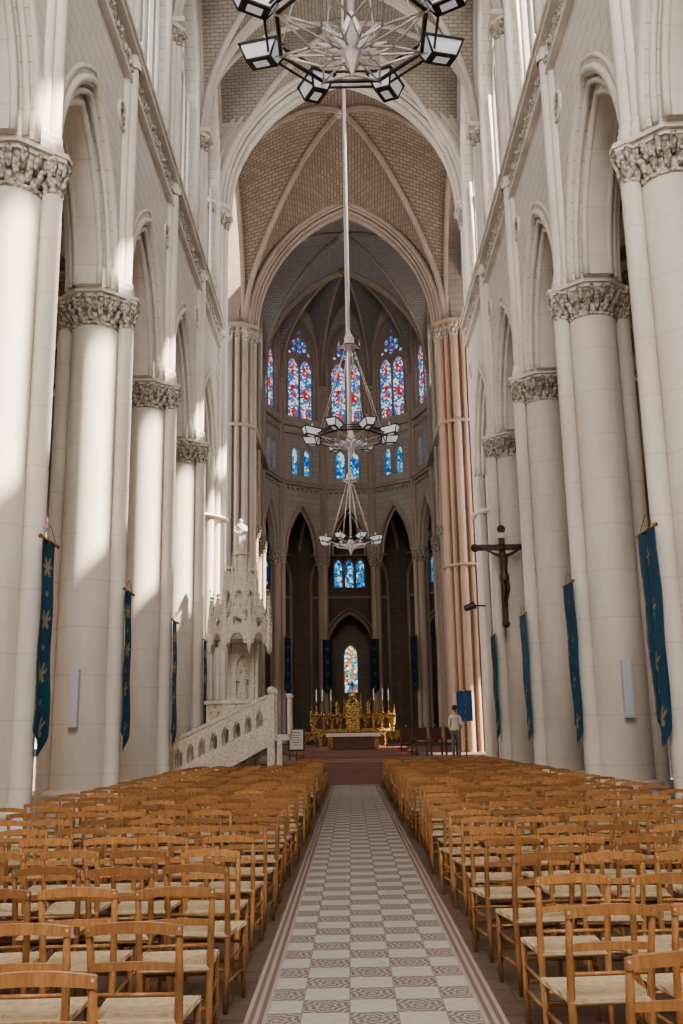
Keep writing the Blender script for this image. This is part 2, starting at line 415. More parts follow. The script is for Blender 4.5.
# ------------------------------------------------------------------ nave walls
def wall_side(sx,name):
    mb=MB()
    inn=-sx
    gl=MB(); XP=XPS[sx]; WI=XP-.5
    for k in range(8):
        yc=36-BAY*(k+.5)
        M=frame((sx*XP,yc,0),(0,1,0),(1,0,0))
        hb=BAY/2
        a=parch(2.12,3.35,ZC)
        lo=[(-hb,ZC),(-2.12,ZC)]+a[1:-1]+[(2.12,ZC),(hb,ZC),(hb,17),(-hb,17)]
        mb.panel([lo],1.0,WHITE,M)
        a2=parch(1.82,2.95,ZC); a1=parch(2.16,3.4,ZC)
        mb.panel([a1+a2[::-1]],.52,COLW,M)
        for w in(.5,-.5):
            arch_tube(mb,2.22,3.47,ZC,M,.085,COLW,w)
            arch_tube(mb,2.42,3.72,ZC,M,.05,COLW,w)
            arch_tube(mb,2.02,3.22,ZC,M,.06,COLW,w*.8)
            arch_tube(mb,1.86,3.0,ZC,M,.07,COLW,w*.5)
        holes=[phole(.72,18.6,22.9,1.25,-.86),phole(.72,18.6,22.9,1.25,.86),foil(0,24.95,.72,6),foil(-.98,24.55,.22,3,18),foil(.98,24.55,.22,3,18)]
        outer=phole(1.75,18.3,22.8,3.7)
        mb.panel([rect(-hb,hb,17,30.5),outer],1.0,WHITE,M)
        mb.panel([phole(1.78,18.25,22.8,3.74)]+holes,.22,COLW,M)
        arch_tube(mb,1.82,3.8,22.8,M,.10,COLW,.5*inn,18.3)
        arch_tube(mb,2.05,4.05,22.8,M,.06,COLW,.5*inn,18.3)
        for u in(-.86-.72,0,.86+.72,-.1,.1):
            mb.tube([(u,18.3,.25*inn),(u,22.9,.25*inn)],.06,COLW,8,M)
        gl.plane(phole(1.74,18.3,22.8,3.68),GL_C,M,0)
        for u in(-2.35,2.35):
            mb.tube([(p[0],p[1],.52*inn) for p in circ(u*0.93,15.25,.30,16)],.05,COLW,6,M,True)
            mb.tube([(p[0],p[1],.52*inn) for p in foil(u*0.93,15.25,.2,4,24)],.035,CARV,6,M,True)
    for z0,z1,pr in((16.35,16.47,.16),(17.12,17.24,.26),(17.24,17.34,.32)):
        mb.box((sx*(WI-pr/2),(36+YW)/2,(z0+z1)/2),(pr,36-YW,z1-z0),COLW)
    mb.box((sx*(WI-.04),(36+YW)/2,16.8),(.1,36-YW,.66),CARV)
    y=YW+.2
    while y<36:
        i=int(y/.36)
        mb.ball((sx*(WI-.09),y,16.68+(.22 if i%2 else 0)),.10,CARV,6,4,(1,1,.9))
        mb.ball((sx*(WI-.08),y+.16,16.62+(0 if i%2 else .26)),.08,CARV,6,4)
        y+=.36
    w=mb.obj(name)
    return w,gl
w,gl=wall_side(-1,'wall_nave_left'); gl.obj('window_clerestory_left')
w,gl=wall_side(1,'wall_nave_right'); gl.obj('window_clerestory_right')

# ------------------------------------------------------------------ vault
def vault(mb,x0,x1,y0,y1,z0,b,Nn,mat,dome=0.,ribs=None,rr=.13,trans=(True,True),wall=True,zoff=0):
    hx=(x1-x0)/2;hy=(y1-y0)/2;xc=(x0+x1)/2;yc=(y0+y1)/2
    a=max(hx,hy); c=(b*b-a*a)/(2*a); R=a+c
    h=lambda s: math.sqrt(max(0,R*R-(s*a+c)**2))
    Z=lambda X,Y: z0+h(min(abs(X),abs(Y)))+dome*(1-X*X)*(1-Y*Y)
    vs=[];idx={}
    for i in range(Nn+1):
        for j in range(Nn+1):
            X=-1+2*i/Nn;Y=-1+2*j/Nn
            idx[i,j]=len(vs); vs.append((xc+X*hx,yc+Y*hy,Z(X,Y)))
    fs=[];uvs=[]
    arcl=[0]
    for k in range(1,201):
        s0,s1=(k-1)/200,k/200
        arcl.append(arcl[-1]+math.hypot((s1-s0)*a,h(s1)-h(s0)))
    al=lambda s:arcl[min(200,int(round(abs(s)*200)))]*(1 if s>=0 else -1)
    for i in range(Nn):
        for j in range(Nn):
            X=-1+2*(i+.5)/Nn;Y=-1+2*(j+.5)/Nn
            q=[(i,j),(i+1,j),(i+1,j+1),(i,j+1)]
            tris=[(q[0],q[1],q[2]),(q[0],q[2],q[3])] if X*Y>0 else [(q[0],q[1],q[3]),(q[1],q[2],q[3])]
            for t in tris:
                mx=sum(-1+2*p[0]/Nn for p in t)/3; my=sum(-1+2*p[1]/Nn for p in t)/3
                fs.append(tuple(idx[p] for p in t)[::-1])
                if abs(mx)<abs(my): uv=[(yc+hy*(-1+2*p[1]/Nn),al(-1+2*p[0]/Nn)) for p in t]
                else: uv=[(xc+hx*(-1+2*p[0]/Nn),al(-1+2*p[1]/Nn)) for p in t]
                uvs.append(uv[::-1])
    mb.add(vs,fs,mat,False,None,uvs)
    if ribs:
        n=20; e=.06
        for sg in(1,-1):
            mb.tube([(xc+hx*t,yc+hy*t*sg,Z(t,t)-e) for t in [-1+2*i/(2*n) for i in range(2*n+1)]],rr,ribs,8)
            mb.tube([(xc+hx*t,yc+hy*t*sg,Z(t,t)-e-rr*.9) for t in [-1+2*i/(2*n) for i in range(2*n+1)]],rr*.5,ribs,6)
        for k,yy in enumerate((y0,y1)):
            if trans[k]:
                for dy,rd,dz in((0,rr*1.5,.0),(rr*1.7,rr*.7,0),(-rr*1.7,rr*.7,0),(0,rr*.8,rr*1.6)):
                    mb.tube([(xc+hx*t,yy+dy,Z(t,1)-e-dz) for t in [-1+2*i/(2*n) for i in range(2*n+1)]],rd,ribs,8)
        if wall:
            for xx in(x0,x1):
                mb.tube([(xx,yc+hy*t,Z(1,t)-e) for t in [-1+2*i/(2*n) for i in range(2*n+1)]],rr*.9,ribs,6)
        mb.lathe([(.05,-.28),(.3,-.25),(.36,-.1),(.3,.05)],CARV,12,(xc,yc,Z(0,0)-.05))
vb=MB()
for k in range(8):
    vault(vb,-5.0,4.8,36-BAY*(k+1),36-BAY*k,ZS,VR,24,VLT_N,.25,RIB,.12,(True,False))
vb.obj('ceiling_nave_vault')

# ------------------------------------------------------------------ aisles (both sides)
XA=10.6
for sx,nmz in((-1,'left'),(1,'right')):
    mb=MB();gl=MB()
    for k in range(8):
        yc=36-BAY*(k+.5);hb=BAY/2
        M=frame((sx*(XA+.3),yc,0),(0,1,0),(1,0,0))
        outer=phole(1.15,4.2,9.4,2.3)
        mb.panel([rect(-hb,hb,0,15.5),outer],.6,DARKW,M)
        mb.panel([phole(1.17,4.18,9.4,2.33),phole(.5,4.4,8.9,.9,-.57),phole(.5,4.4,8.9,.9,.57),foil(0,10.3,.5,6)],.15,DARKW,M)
        gl.plane(outer,GL_M,M,0)
        for u in(-hb,):
            shaft(mb,sx*(XA-.12),yc+u,0,ZC-.6,.2,TAN,12)
            capital(mb,sx*(XA-.12),yc+u,ZC-.7,ZC,.2,.36,leaves=8)
        mb.box((sx*(XA-.1),yc,1.4),(.2,BAY,.15),COLW)
    mb.obj('wall_aisle_'+nmz); gl.obj('window_aisle_'+nmz)
    vb=MB(); xi=XPS[sx]+.45
    for k in range(8):
        a,b_=(xi,XA) if sx>0 else (-XA,-xi)
        vault(vb,a,b_,36-BAY*(k+1),36-BAY*k,ZC,3.6,14,VLT_C,.1,RIB,.10,(True,k==0))
    vb.box((sx*8.35,(36+YW)/2,15.6),(5.5,36-YW,.2),DARKW)
    vb.obj('ceiling_aisle_'+nmz)

# ------------------------------------------------------------------ west wall with great window, unseen, framing the fill lamp
mb=MB()
M=frame((0,YW-.4,0),(1,0,0),(0,1,0))
outer=phole(3.4,9,18,6.5)
mb.panel([rect(-11.2,11.2,0,31),outer],.8,WHITE,M)
mb.panel([phole(3.42,8.98,18,6.52)]+[phole(.68,9.3,17,1.3,x) for x in(-2.45,-.82,.82,2.45)]+[foil(0,20.8,1.8,8,48)],.2,COLW,M)
mb.obj('wall_west')
gl=MB(); gl.plane(outer,GL_C,M,0); gl.obj('window_west')

# ------------------------------------------------------------------ crossing piers
def cross_pier(name,sx,y,mat,capmat=CARV,z1=ZS):
    mb=MB()
    cx=sx*5.8
    mb.prism(8,1.25,0,.35,mat,(cx,y),PI/8)
    mb.prism(8,.86,.3,z1+.1,mat,(cx,y),PI/8)
    n=14
    for i in range(n):
        t=2*PI*i/n
        r=.19 if i%2==0 else .12
        px,py=cx+.93*math.cos(t),y+.93*math.sin(t)
        shaft(mb,px,py,.3,z1-.7,r,mat,12)
        capital(mb,px,py,z1-.72,z1,r,r*1.6,capmat,mat,7)
    for zz in(9.5,16.9):
        mb.lathe([(1.05,zz),(1.2,zz+.06),(1.2,zz+.14),(1.05,zz+.2)],mat,28,(cx,y,0),cap=False)
    mb.prism(8,1.34,z1-.02,z1+.15,mat,(cx,y),PI/8)
    return mb.obj(name)
for sx in(-1,1):
    cross_pier('crossing_pier',sx,36,COLW)
    cross_pier('crossing_pier',sx,48,PINK if sx>0 else TAN)
def cross_arch(name,y,apex,mat,matr,th=1.3):
    mb=MB(); M=frame((0,y,0),(1,0,0),(0,1,0))
    b=apex-ZS
    a=parch(5.0,b+.3,ZS,16)
    lo=[(-6.6,ZS),(-5.0,ZS)]+a[1:-1]+[(5.0,ZS),(6.6,ZS),(6.6,33.5),(-6.6,33.5)]
    mb.panel([lo],th,mat,M)
    mb.panel([parch(5.02,b+.32,ZS,16)+parch(4.72,b,ZS,16)[::-1]],th*.55,matr,M)
    for w,a_,r in((-.5,5.05,.14),(-.5,5.35,.09),(-.42,4.88,.10),(-.28,4.75,.09),(0,4.68,.13),(.28,4.75,.09),(.42,4.88,.1),(.5,5.05,.14),(.5,5.35,.09),(-.5,5.6,.06)):
        arch_tube(mb,a_,b+.3+(a_-5.0)*1.05,ZS,M,r,matr,w*th)
    mb.obj(name)
cross_arch('crossing_arch',36,28.5,WHITE,RIB)
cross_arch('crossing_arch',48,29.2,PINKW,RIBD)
vb=MB()
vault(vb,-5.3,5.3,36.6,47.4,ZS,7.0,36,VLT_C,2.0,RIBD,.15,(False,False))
vb.obj('ceiling_crossing_vault')
for sx,nmz in((-1,'left'),(1,'right')):
    mb=MB();gl=MB()
    def R(u0,u1,z0,z1):
        return rect(min(u0*sx,u1*sx),max(u0*sx,u1*sx),z0,z1)
    for y,mt in((35.7,WHITE),(48.3,PINKW)):
        M=frame((0,y,0),(1,0,0),(0,1,0))
        mb.panel([R(6.3,16,0,32),phole(1.9,.7 if y>40 else .01,11,3.2,sx*8.6)],.6,mt,M)
        arch_tube(mb,2.0,3.35,11,M,.1,PINK if y>40 else COLW,-.32 if y>40 else .32,.01,sx*8.6)
    M=frame((sx*16,42,0),(0,1,0),(1,0,0))
    outer=phole(3.0,8,17,5.5)
    mb.panel([rect(-6.5,6.5,0,32),outer],.6,PINKW,M)
    mb.panel([phole(3.02,7.98,17,5.52)]+[phole(.58,8.2,16.2,1.1,u) for u in(-2.1,-.7,.7,2.1)]+[foil(0,19.7,1.6,8,40)],.2,RIBD,M)
    gl.plane(outer,GL_C,M,0)
    a,b_=(6.2,15.9) if sx>0 else(-15.9,-6.2)
    mb.obj('wall_transept_'+nmz); gl.obj('window_transept_'+nmz)
    vb=MB(); vault(vb,a,b_,36,48,ZS,7.0,24,VLT_C,.5,RIBD,.13,(False,False)); vb.box((sx*11,42,31.9),(10.4,12.8,.2),PINKW); vb.obj('ceiling_transept_'+nmz)

# ------------------------------------------------------------------ choir + apse
ZF=1.1
CZS=24.3; CH=6.0
mb=MB();gl=MB()
for sx in(-1,1):
    for k in range(2):
        yc=48.8+4.1*(k+.5)
        hb=2.05
        M=frame((sx*5.45,yc,0),(0,1,0),(1,0,0))
        a=parch(1.6,3.2,12.9)
        mb.panel([[(-hb,12.9),(-1.6,12.9)]+a[1:-1]+[(1.6,12.9),(hb,12.9),(hb,17.4),(-hb,17.4)]],.7,MAUV,M)
        arch_tube(mb,1.65,3.28,12.9,M,.09,MAUVC,-.36*sx)
        mb.panel([rect(-hb,hb,17.4,31.5),phole(.3,17.95,19.3,.5,-.5),phole(.3,17.95,19.3,.5,.5),phole(1.2,22.0,26.2,2.2)],.7,MAUV,M)
        mb.panel([phole(1.22,21.98,26.2,2.22),phole(.5,22.1,25.4,.9,-.57),phole(.5,22.1,25.4,.9,.57),foil(0,27,.6,6)],.2,MAUVC,M)
        gl.plane(rect(-.9,.9,17.9,19.9),GL_B,M); gl.plane(phole(1.2,22.0,26.2,2.2),GL_C,M)  # upper choir windows get clear glowing glass, added to light the choir neutrally
        shaft(mb,sx*5.3,yc-hb,ZF,12.2,.28,MAUVC); capital(mb,sx*5.3,yc-hb,12.1,12.9,.28,.45,CARV,MAUVC,9)
        shaft(mb,sx*5.0,yc-hb,12.9,CZS-.5,.12,MAUVC,10,False)
        mb.box((sx*4.98,yc,17.45),(.35,4.1,.22),MAUVC)
AC=(0,57.0); AR=5.0; HW=AR*math.tan(PI/10)
for ai in(-2,-1,0,1,2):
    t=ai*PI/5
    U=(math.cos(t),-math.sin(t),0);Nn=(math.sin(t),math.cos(t),0)
    o=(AC[0]+(AR+.3)*math.sin(t),AC[1]+(AR+.3)*math.cos(t),0)
    M=frame(o,U,Nn)
    hb=HW+.12
    a=parch(1.22,3.1,12.9)
    mb.panel([[(-hb,12.9),(-1.22,12.9)]+a[1:-1]+[(1.22,12.9),(hb,12.9),(hb,17.4),(-hb,17.4)]],.6,MAUV,M)
    arch_tube(mb,1.26,3.16,12.9,M,.09,MAUVC,-.3); arch_tube(mb,1.05,2.85,12.9,M,.07,MAUVC,-.1); arch_tube(mb,1.42,3.38,12.9,M,.05,MAUVC,-.3)
    tri=[phole(.30,18.0,19.35,.55,-.46),phole(.30,18.0,19.35,.55,.46)]
    win=phole(1.08,21.9,26.6,2.15)
    mb.panel([rect(-hb,hb,17.4,31.2)]+tri+[win],.6,MAUV,M)
    for u in(-.46,.46): arch_tube(mb,.37,.65,19.35,M,.05,MAUVC,-.3,18.0,u)
    mb.panel([phole(1.09,21.88,26.6,2.17),phole(.44,22.0,25.3,.8,-.51),phole(.44,22.0,25.3,.8,.51)]+[circ(.43*math.cos(q*PI/3+PI/6),27.0+.43*math.sin(q*PI/3+PI/6),.19,12) for q in range(6)]+[circ(0,27.0,.19,12),foil(-.74,26.5,.13,3,12),foil(.74,26.5,.13,3,12),foil(0,28.0,.12,3,12)],.14,RIBD,M)
    arch_tube(mb,1.12,2.22,26.6,M,.07,RIBD,-.3,21.9); arch_tube(mb,1.3,2.45,26.6,M,.05,MAUVC,-.3,21.9)
    gl.plane(rect(-.9,.9,17.9,20.0),GL_B,M,.05); gl.plane(win,GL_A,M)
    for z0,z1,p in((17.25,17.42,.22),(17.42,17.55,.32),(21.2,21.35,.2),(20.7,20.78,.12)):
        mb.box((0,(z0+z1)/2,-.3-p/2),(2*HW,z1-z0,p),MAUVC,M)
    for i in range(9): mb.ball((-HW+.2+i*(2*HW-.4)/8,17.05,-.36),.12,CARV,6,4,M=M)
    for u in(-1.38,1.38): mb.tube([(u,17.6,-.34),(u,26.2,-.34)],.05,MAUVC,6,M)
RV=AR/math.cos(PI/10)
for k in range(-3,3):
    t=(k+.5)*PI/5
    vx,vy=math.sin(t),math.cos(t)
    for rr_,r in((RV+.25,.34),(RV-.16,.15),(RV+.72,.15)):
        px,py=AC[0]+rr_*vx,AC[1]+rr_*vy
        shaft(mb,px,py,ZF,12.2,r,MAUVC); capital(mb,px,py,12.0,12.9,r,r*1.5,CARV,MAUVC,9)
    for sd in(-.13,.13,0):
        px=AC[0]+(RV-.12-(.1 if sd==0 else 0))*vx+sd*vy; py=AC[1]+(RV-.12-(.1 if sd==0 else 0))*vy-sd*vx
        shaft(mb,px,py,12.9,CZS-.5,.085,MAUVC,8,False)
        capital(mb,px,py,CZS-.5,CZS,.085,.16,CARV,MAUVC,6)
mb.obj('wall_apse'); gl.obj('window_apse')
vb=MB()
vault(vb,-5.15,5.15,48.5,57,CZS-1.0,7.0,28,VLT_A,.3,RIBD,.11,(False,True))
c_=(CH*CH-AR*AR)/(2*AR) if CH>AR else 0; Rr=AR+c_
hf=lambda s: math.sqrt(max(0,Rr*Rr-(s*AR+c_)**2))
n=16
for ai in(-2,-1,0,1,2):
    t0=ai*PI/5
    vs=[];fs=[];uvs=[]
    for i in range(n+1):
        for j in range(n+1):
            s=-1+2*i/n; tt=1-j/n
            r=AR*tt; u=s*HW*tt
            z=CZS+hf(abs(s)*tt)+.25*(1-tt)
            vs.append((AC[0]+r*math.sin(t0)+u*math.cos(t0),AC[1]+r*math.cos(t0)-u*math.sin(t0),z))
    for i in range(n):
        for j in range(n):
            q=(i*(n+1)+j,(i+1)*(n+1)+j,(i+1)*(n+1)+j+1,i*(n+1)+j+1)
            fs.append(q)
            def uvf(i,j):
                s=-1+2*i/n; tt=1-j/n
                return (AR*tt,s*tt*6.)
            uvs.append([uvf(i,j),uvf(i+1,j),uvf(i+1,j+1),uvf(i,j+1)])
    vb.add(vs,fs,VLT_A,False,None,uvs)
    vb.tube([(AC[0]+(AR-.02)*math.sin(t0)+s*HW*math.cos(t0),AC[1]+(AR-.02)*math.cos(t0)-s*HW*math.sin(t0),CZS+hf(abs(s))) for s in [-1+k/10 for k in range(21)]],.1,RIBD,6)
for k in range(-3,3):
    t=(k+.5)*PI/5
    P=[(AC[0]+RV*tt*math.sin(t),AC[1]+RV*tt*math.cos(t),CZS+hf(tt)+.25*(1-tt)-.07) for tt in [1-i/20 for i in range(21)]]
    vb.tube(P,.12,RIBD,8)
vb.lathe([(.05,-.4),(.4,-.32),(.48,-.1),(.4,.05)],GOLD,14,(0,57,CZS+CH+.1))
vb.obj('ceiling_apse_vault')
mb=MB();gl=MB()
AO=11.0;HO=AO*math.tan(PI/10)
for ai in(-2,-1,0,1,2):
    t=ai*PI/5
    M=frame((AC[0]+AO*math.sin(t),AC[1]+AO*math.cos(t),0),(math.cos(t),-math.sin(t),0),(math.sin(t),math.cos(t),0))
    big=phole(1.5,ZF,7.4,2.3)
    up=[phole(.28,11.6,13.1,.5,u) for u in(-.78,0,.78)]
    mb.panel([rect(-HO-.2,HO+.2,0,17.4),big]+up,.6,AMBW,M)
    arch_tube(mb,1.58,2.4,7.4,M,.12,MAUVC,-.3,ZF); arch_tube(mb,1.85,2.75,7.4,M,.07,MAUVC,-.3,ZF)
    arch_tube(mb,2.7,3.2,11.8,M,.12,MAUVC,-.35,ZF)
    for zz in(10.9,13.9): mb.box((0,zz,-.35),(5.4,.14,.14),MAUVC,M)
    for u in(-.78,0,.78): arch_tube(mb,.34,.58,13.1,M,.05,MAUVC,-.3,11.5,u)
    gl.plane(rect(-1.2,1.2,11.5,13.7),GL_B,M,.1)
    MM=M@Matrix.Translation((0,0,3.2))
    lw=phole(.46,4.5,7.1,.75)
    mb.panel([rect(-2.4,2.4,0,11),lw],.3,PINKW,MM); gl.plane(lw,GL_M,MM)
    arch_tube(mb,.52,.85,7.1,MM,.06,RIB,-.17,4.5)
    for u in(-2.4,2.4): mb.box((u,5.5,-1.6),(.3,11,3.0),PINKW,MM)
    mb.box((0,10.9,-1.6),(4.8,.2,3.0),PINKW,MM)
for sx in(-1,1):
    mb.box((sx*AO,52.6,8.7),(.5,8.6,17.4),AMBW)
    for k in range(2):
        mb.box((sx*(AO-.3),50.6+4*k,8.0),(.2,1.4,9),MAUVC)
mb.obj('wall_ambulatory'); gl.obj('window_ambulatory')
vb=MB()
pts=[(AO/math.cos(PI/10)*1.05*math.sin((k+.5)*PI/5),AC[1]+AO/math.cos(PI/10)*1.05*math.cos((k+.5)*PI/5)) for k in range(-3,3)]
pin=[((RV+.5)*math.sin((k+.5)*PI/5),AC[1]+(RV+.5)*math.cos((k+.5)*PI/5)) for k in range(-3,3)]
for k in range(6):
    a=pin[k];b_=pts[k]
    P=[]
    for i in range(11):
        s=i/10; P.append((a[0]+(b_[0]-a[0])*s,a[1]+(b_[1]-a[1])*s,12.9+3.6*math.sin(PI*s)))
    vb.tube(P,.14,MAUVC,8)
pts=[(pts[0][0],48.3)]+pts+[(pts[-1][0],48.3)]
pin=[(-5.7,48.3)]+pin+[(5.7,48.3)]
for i in range(len(pts)-1):
    vs=[(*pin[i],17.0),(*pin[i+1],17.0),(*pts[i+1],16.6),(*pts[i],16.6)]
    vb.add(vs,[(0,1,2,3)],AMBW)
vb.obj('ceiling_ambulatory')

# ------------------------------------------------------------------ floors & steps
mb=MB(); mb.box((0,(33+YW)/2,-.1),(22.4,33-YW,.2),FLR); mb.obj('floor')
mb=MB(); mb.box((0,(33+YW)/2,.006),(T*5.3,33-YW,.012),TIL)
mb.obj('floor_aisle_tiles')
mb=MB()
for k in range(4):
    mb.box((0,33+.35*k+ (49-33-.35*k)/2,.085+.17*k),(12.6,49-33-.35*k,.17),STEPM)
mb.box((0,42.5,.682),(30,13,.02),FLR)
mb.obj('floor_sanctuary_steps')
mb=MB()
mb.box((0,60,ZF/2),(30,22,ZF),FLR); mb.box((0,48.9,.45),(10,.5,.9),STEPM)
mb.obj('floor_choir')
mb=MB(); mb.box((0,39.5,.777),(4.2,2.6,.17),STEPM); mb.box((0,39.6,.935),(3.4,1.8,.15),STEPM)
mb.box((0,44.8,.777),(5.6,3.2,.17),STEPM); mb.box((0,45.0,.935),(4.8,2.4,.15),STEPM); mb.obj('altar_platform')

# ------------------------------------------------------------------ chair
cb=MB()
def slat(mb,w,z0,z1,y0,bow,th,mat,arch=0,n=10):
    vs=[];fs=[]
    for i in range(n+1):
        s=-1+2*i/n; x=s*w/2; y=y0-bow*(1-s*s); za=arch*(1-s*s)
        vs+=[(x,y-th/2,z0+za*.8),(x,y+th/2,z0+za*.8),(x,y+th/2,z1+za),(x,y-th/2,z1+za)]
    for i in range(n):
        a=i*4;b=a+4
        for k in range(4): fs.append((a+k,b+k,b+(k+1)%4,a+(k+1)%4))
    fs+= [(0,1,2,3),(n*4+3,n*4+2,n*4+1,n*4)]
    mb.add(vs,fs,mat,False)
for sx in(-1,1):
    cb.tube([(sx*.175,-.19,0),(sx*.18,-.185,.25),(sx*.185,-.185,.45),(sx*.19,-.215,.65),(sx*.195,-.265,.85)],[.014,.019,.020,.018,.016],CHW,8)
    cb.tube([(sx*.205,.19,0),(sx*.205,.19,.25),(sx*.205,.19,.455)],[.013,.018,.019],CHW,8)
    cb.tube([(sx*.19,-.185,.18),(sx*.205,.19,.18)],.010,CHW,6)
    cb.tube([(sx*.19,-.185,.31),(sx*.205,.19,.31)],.010,CHW,6)
slat(cb,.42,.812,.854,-.262,.032,.022,CHW,.024)
slat(cb,.37,.665,.697,-.225,.024,.014,CHW,.012)
cb.tube([(-.19,-.20,.565),(0,-.215,.568),(.19,-.20,.565)],.010,CHW,6)
cb.tube([(-.205,.19,.22),(.205,.19,.22)],.011,CHW,6); cb.tube([(-.205,.19,.34),(.205,.19,.34)],.011,CHW,6)
cb.tube([(-.175,-.185,.25),(.175,-.185,.25)],.010,CHW,6)
def seatring(f,z,): return [(-.19*f,-.20*f,z),(.19*f,-.20*f,z),(.22*f,.205*f,z),(-.22*f,.205*f,z)]
vs=seatring(.96,.43)+seatring(1.02,.443)+seatring(1.0,.462)+seatring(.3,.452)
fs=[(3,2,1,0)]
for k in range(3):
    for i in range(4): fs.append((k*4+i,k*4+(i+1)%4,(k+1)*4+(i+1)%4,(k+1)*4+i))
fs.append((12,13,14,15))
cb.add(vs,fs,CHR,False)
first=cb.obj('church_chair'); chm=first.data; used=False
rnd=random.Random(3)
def put_chair(x,y,rz):
    global used
    if not used: o=first; used=True
    else:
        o=bpy.data.objects.new('church_chair',chm); COL.objects.link(o)
    o.location=(x,y,0); o.rotation_euler=(0,0,rz)
for sx in(-1,1):
    y=3.87 if sx<0 else 4.1
    row_i=0
    while y<32.2:
        x=1.06+(.16 if (sx<0 and row_i==0) else 0)
        x+=rnd.uniform(-.03,.06); row=rnd.uniform(-.06,.06)
        for i in range(8):
            if not(sx<0 and y>27.0 and x>1.7):
                if x<XPS[sx]-1.17: put_chair(sx*x,y+row+rnd.uniform(-.05,.05),rnd.uniform(-.12,.12))
            x+=.475+rnd.uniform(0,.04)
        y+=.90 if sx<0 else .93
        row_i+=1

# ------------------------------------------------------------------ chandeliers
LAMPG,nt,b=nm('lantern_glass')
b.inputs['Base Color'].default_value=(.65,.67,.70,1); b.inputs['Roughness'].default_value=.12
b.inputs['Emission Color'].default_value=(.93,.94,1,1); b.inputs['Emission Strength'].default_value=.22
def chandelier(y,zr=8.6,ztop=28.4):
    mb=MB(); n=8
    P=lambda r,z,i,o=0:(r*math.cos(2*PI*(i+o)/n+PI/8),r*math.sin(2*PI*(i+o)/n+PI/8),z)
    for r,z,rd in((.80,0,.022),(.80,.12,.014),(.94,.02,.014)):
        for i in range(n): mb.tube([P(r,z,i),P(r,z,i+1)],rd,DARKM,6)
    for i in range(n):
        mb.tube([P(.80,.12,i),P(.80,-.02,i)],.02,STEEL,6)
        # star lattice between hub and ring
        mb.tube([P(.42,-.16,i,.5),P(.80,0,i)],.013,STEEL,6); mb.tube([P(.42,-.16,i,.5),P(.80,0,i+1)],.013,STEEL,6)
        mb.tube([P(.42,-.16,i,.5),P(.20,-.22,i)],.011,STEEL,6); mb.tube([P(.42,-.16,i,.5),P(.20,-.22,i+1)],.011,STEEL,6)
        mb.tube([P(.12,-.22,i),P(.98,.05,i)],.012,STEEL,6)
        mb.tube([P(.8,.12,i),P(.10,2.38,i)],.009,STEEL,5)
        t=2*PI*i/n+PI/8
        M=Matrix.Rotation(t,4,'Z')@Matrix.Translation((1.02,0,.05))@Matrix.Rotation(-.12,4,'Y')
        mb.box((0,0,.10),(.46,.30,.02),DARKM,M)
        # tapered glass lantern
        mb.add([(-.21,-.13,.09),(.21,-.13,.09),(.21,.13,.09),(-.21,.13,.09),(-.14,-.08,-.06),(.14,-.08,-.06),(.14,.08,-.06),(-.14,.08,-.06)],[(0,1,5,4),(2,3,7,6),(1,2,6,5),(3,0,4,7)],LAMPG,False,M)
        mb.box((0,0,-.065),(.30,.18,.02),DARKM,M); mb.box((0,0,-.078),(.16,.09,.008),LAMPG,M)
        for a in(-1,1):
            for b in(-1,1): mb.tube([(a*.215,b*.135,.09),(a*.145,b*.085,-.06)],.012,DARKM,5,M)
        mb.lathe([(.05,.11),(.03,.18),(.005,.26)],STEEL,6,M=M)
        # rays of the central star
        for o_,L_ in((.5,.36),(0,.26)):
            t2=2*PI*(i+o_)/n+PI/8
            mb.tube([(0,0,-.2),(L_*math.cos(t2),L_*math.sin(t2),-.10)],[.075,.004],LAMPG if o_ else STEEL,4,smooth=False)
    mb.lathe([(.001,-.50),(.10,-.24),(.15,-.1),(.10,.05),(.03,.25)],STEEL,8,smooth=False,cap=False)
    mb.lathe([(.02,2.25),(.18,2.35),(.20,2.42),(.09,2.5),(.13,2.6),(.05,2.72),(.03,2.85)],STEEL,8,smooth=False)
    for k in range(8):
        mb.tube([P(.1,2.4,k),P(.29,2.36,k),P(.26,2.52,k)],[.03,.02,.005],STEEL,5)
        mb.tube([P(.27,2.36,k),P(.27,2.36,k+1)],.012,DARKM,5)
    mb.tube([(0,0,-.2),(0,0,ztop-zr)],.036,STEEL,8)
    return mb.obj('wheel_chandelier',loc=(.03,y,zr))
chandelier(8.6); chandelier(22.6); chandelier(35.8,ztop=28.1)

# ------------------------------------------------------------------ banners
def banner(name,x,y,z0,z1,w,mat=BAN):
    mb=MB(); n=12;m=24; vs=[];fs=[];uvs=[]
    for i in range(n+1):
        for j in range(m+1):
            s=i/n; k=j/m
            zb=z0+(abs(s-.5)*2)*w*.55
            vs.append((.035*math.sin(s*9+k*2)*(1-.4*k)+.01*math.sin(k*12),(s-.5)*w,zb+(z1-zb)*k))
    for i in range(n):
        for j in range(m):
            fs.append((i*(m+1)+j,(i+1)*(m+1)+j,(i+1)*(m+1)+j+1,i*(m+1)+j+1))
            uvs.append([(a/n*.8,b*(z1-z0)/m) for a,b in((i,j),(i+1,j),(i+1,j+1),(i,j+1))])
    mb.add(vs,fs,mat,True,None,uvs)
    mb.tube([(0,-w/2-.06,z1),(0,w/2+.06,z1)],.02,GOLD,8)
    for s in(-1,1): mb.ball((0,s*(w/2+.08),z1),.035,GOLD)
    mb.tube([(0,-w/2,z1),(0,0,z1+.25),(0,w/2,z1)],.006,GOLD,5)
    o=mb.obj(name,loc=(x,y,0)); return o
for k in range(4):
    for sx in(-1,1):
        y=PY[k]; banner('blue_banner',sx*(XPS[sx]-.90),y,1.35,4.55,.74)
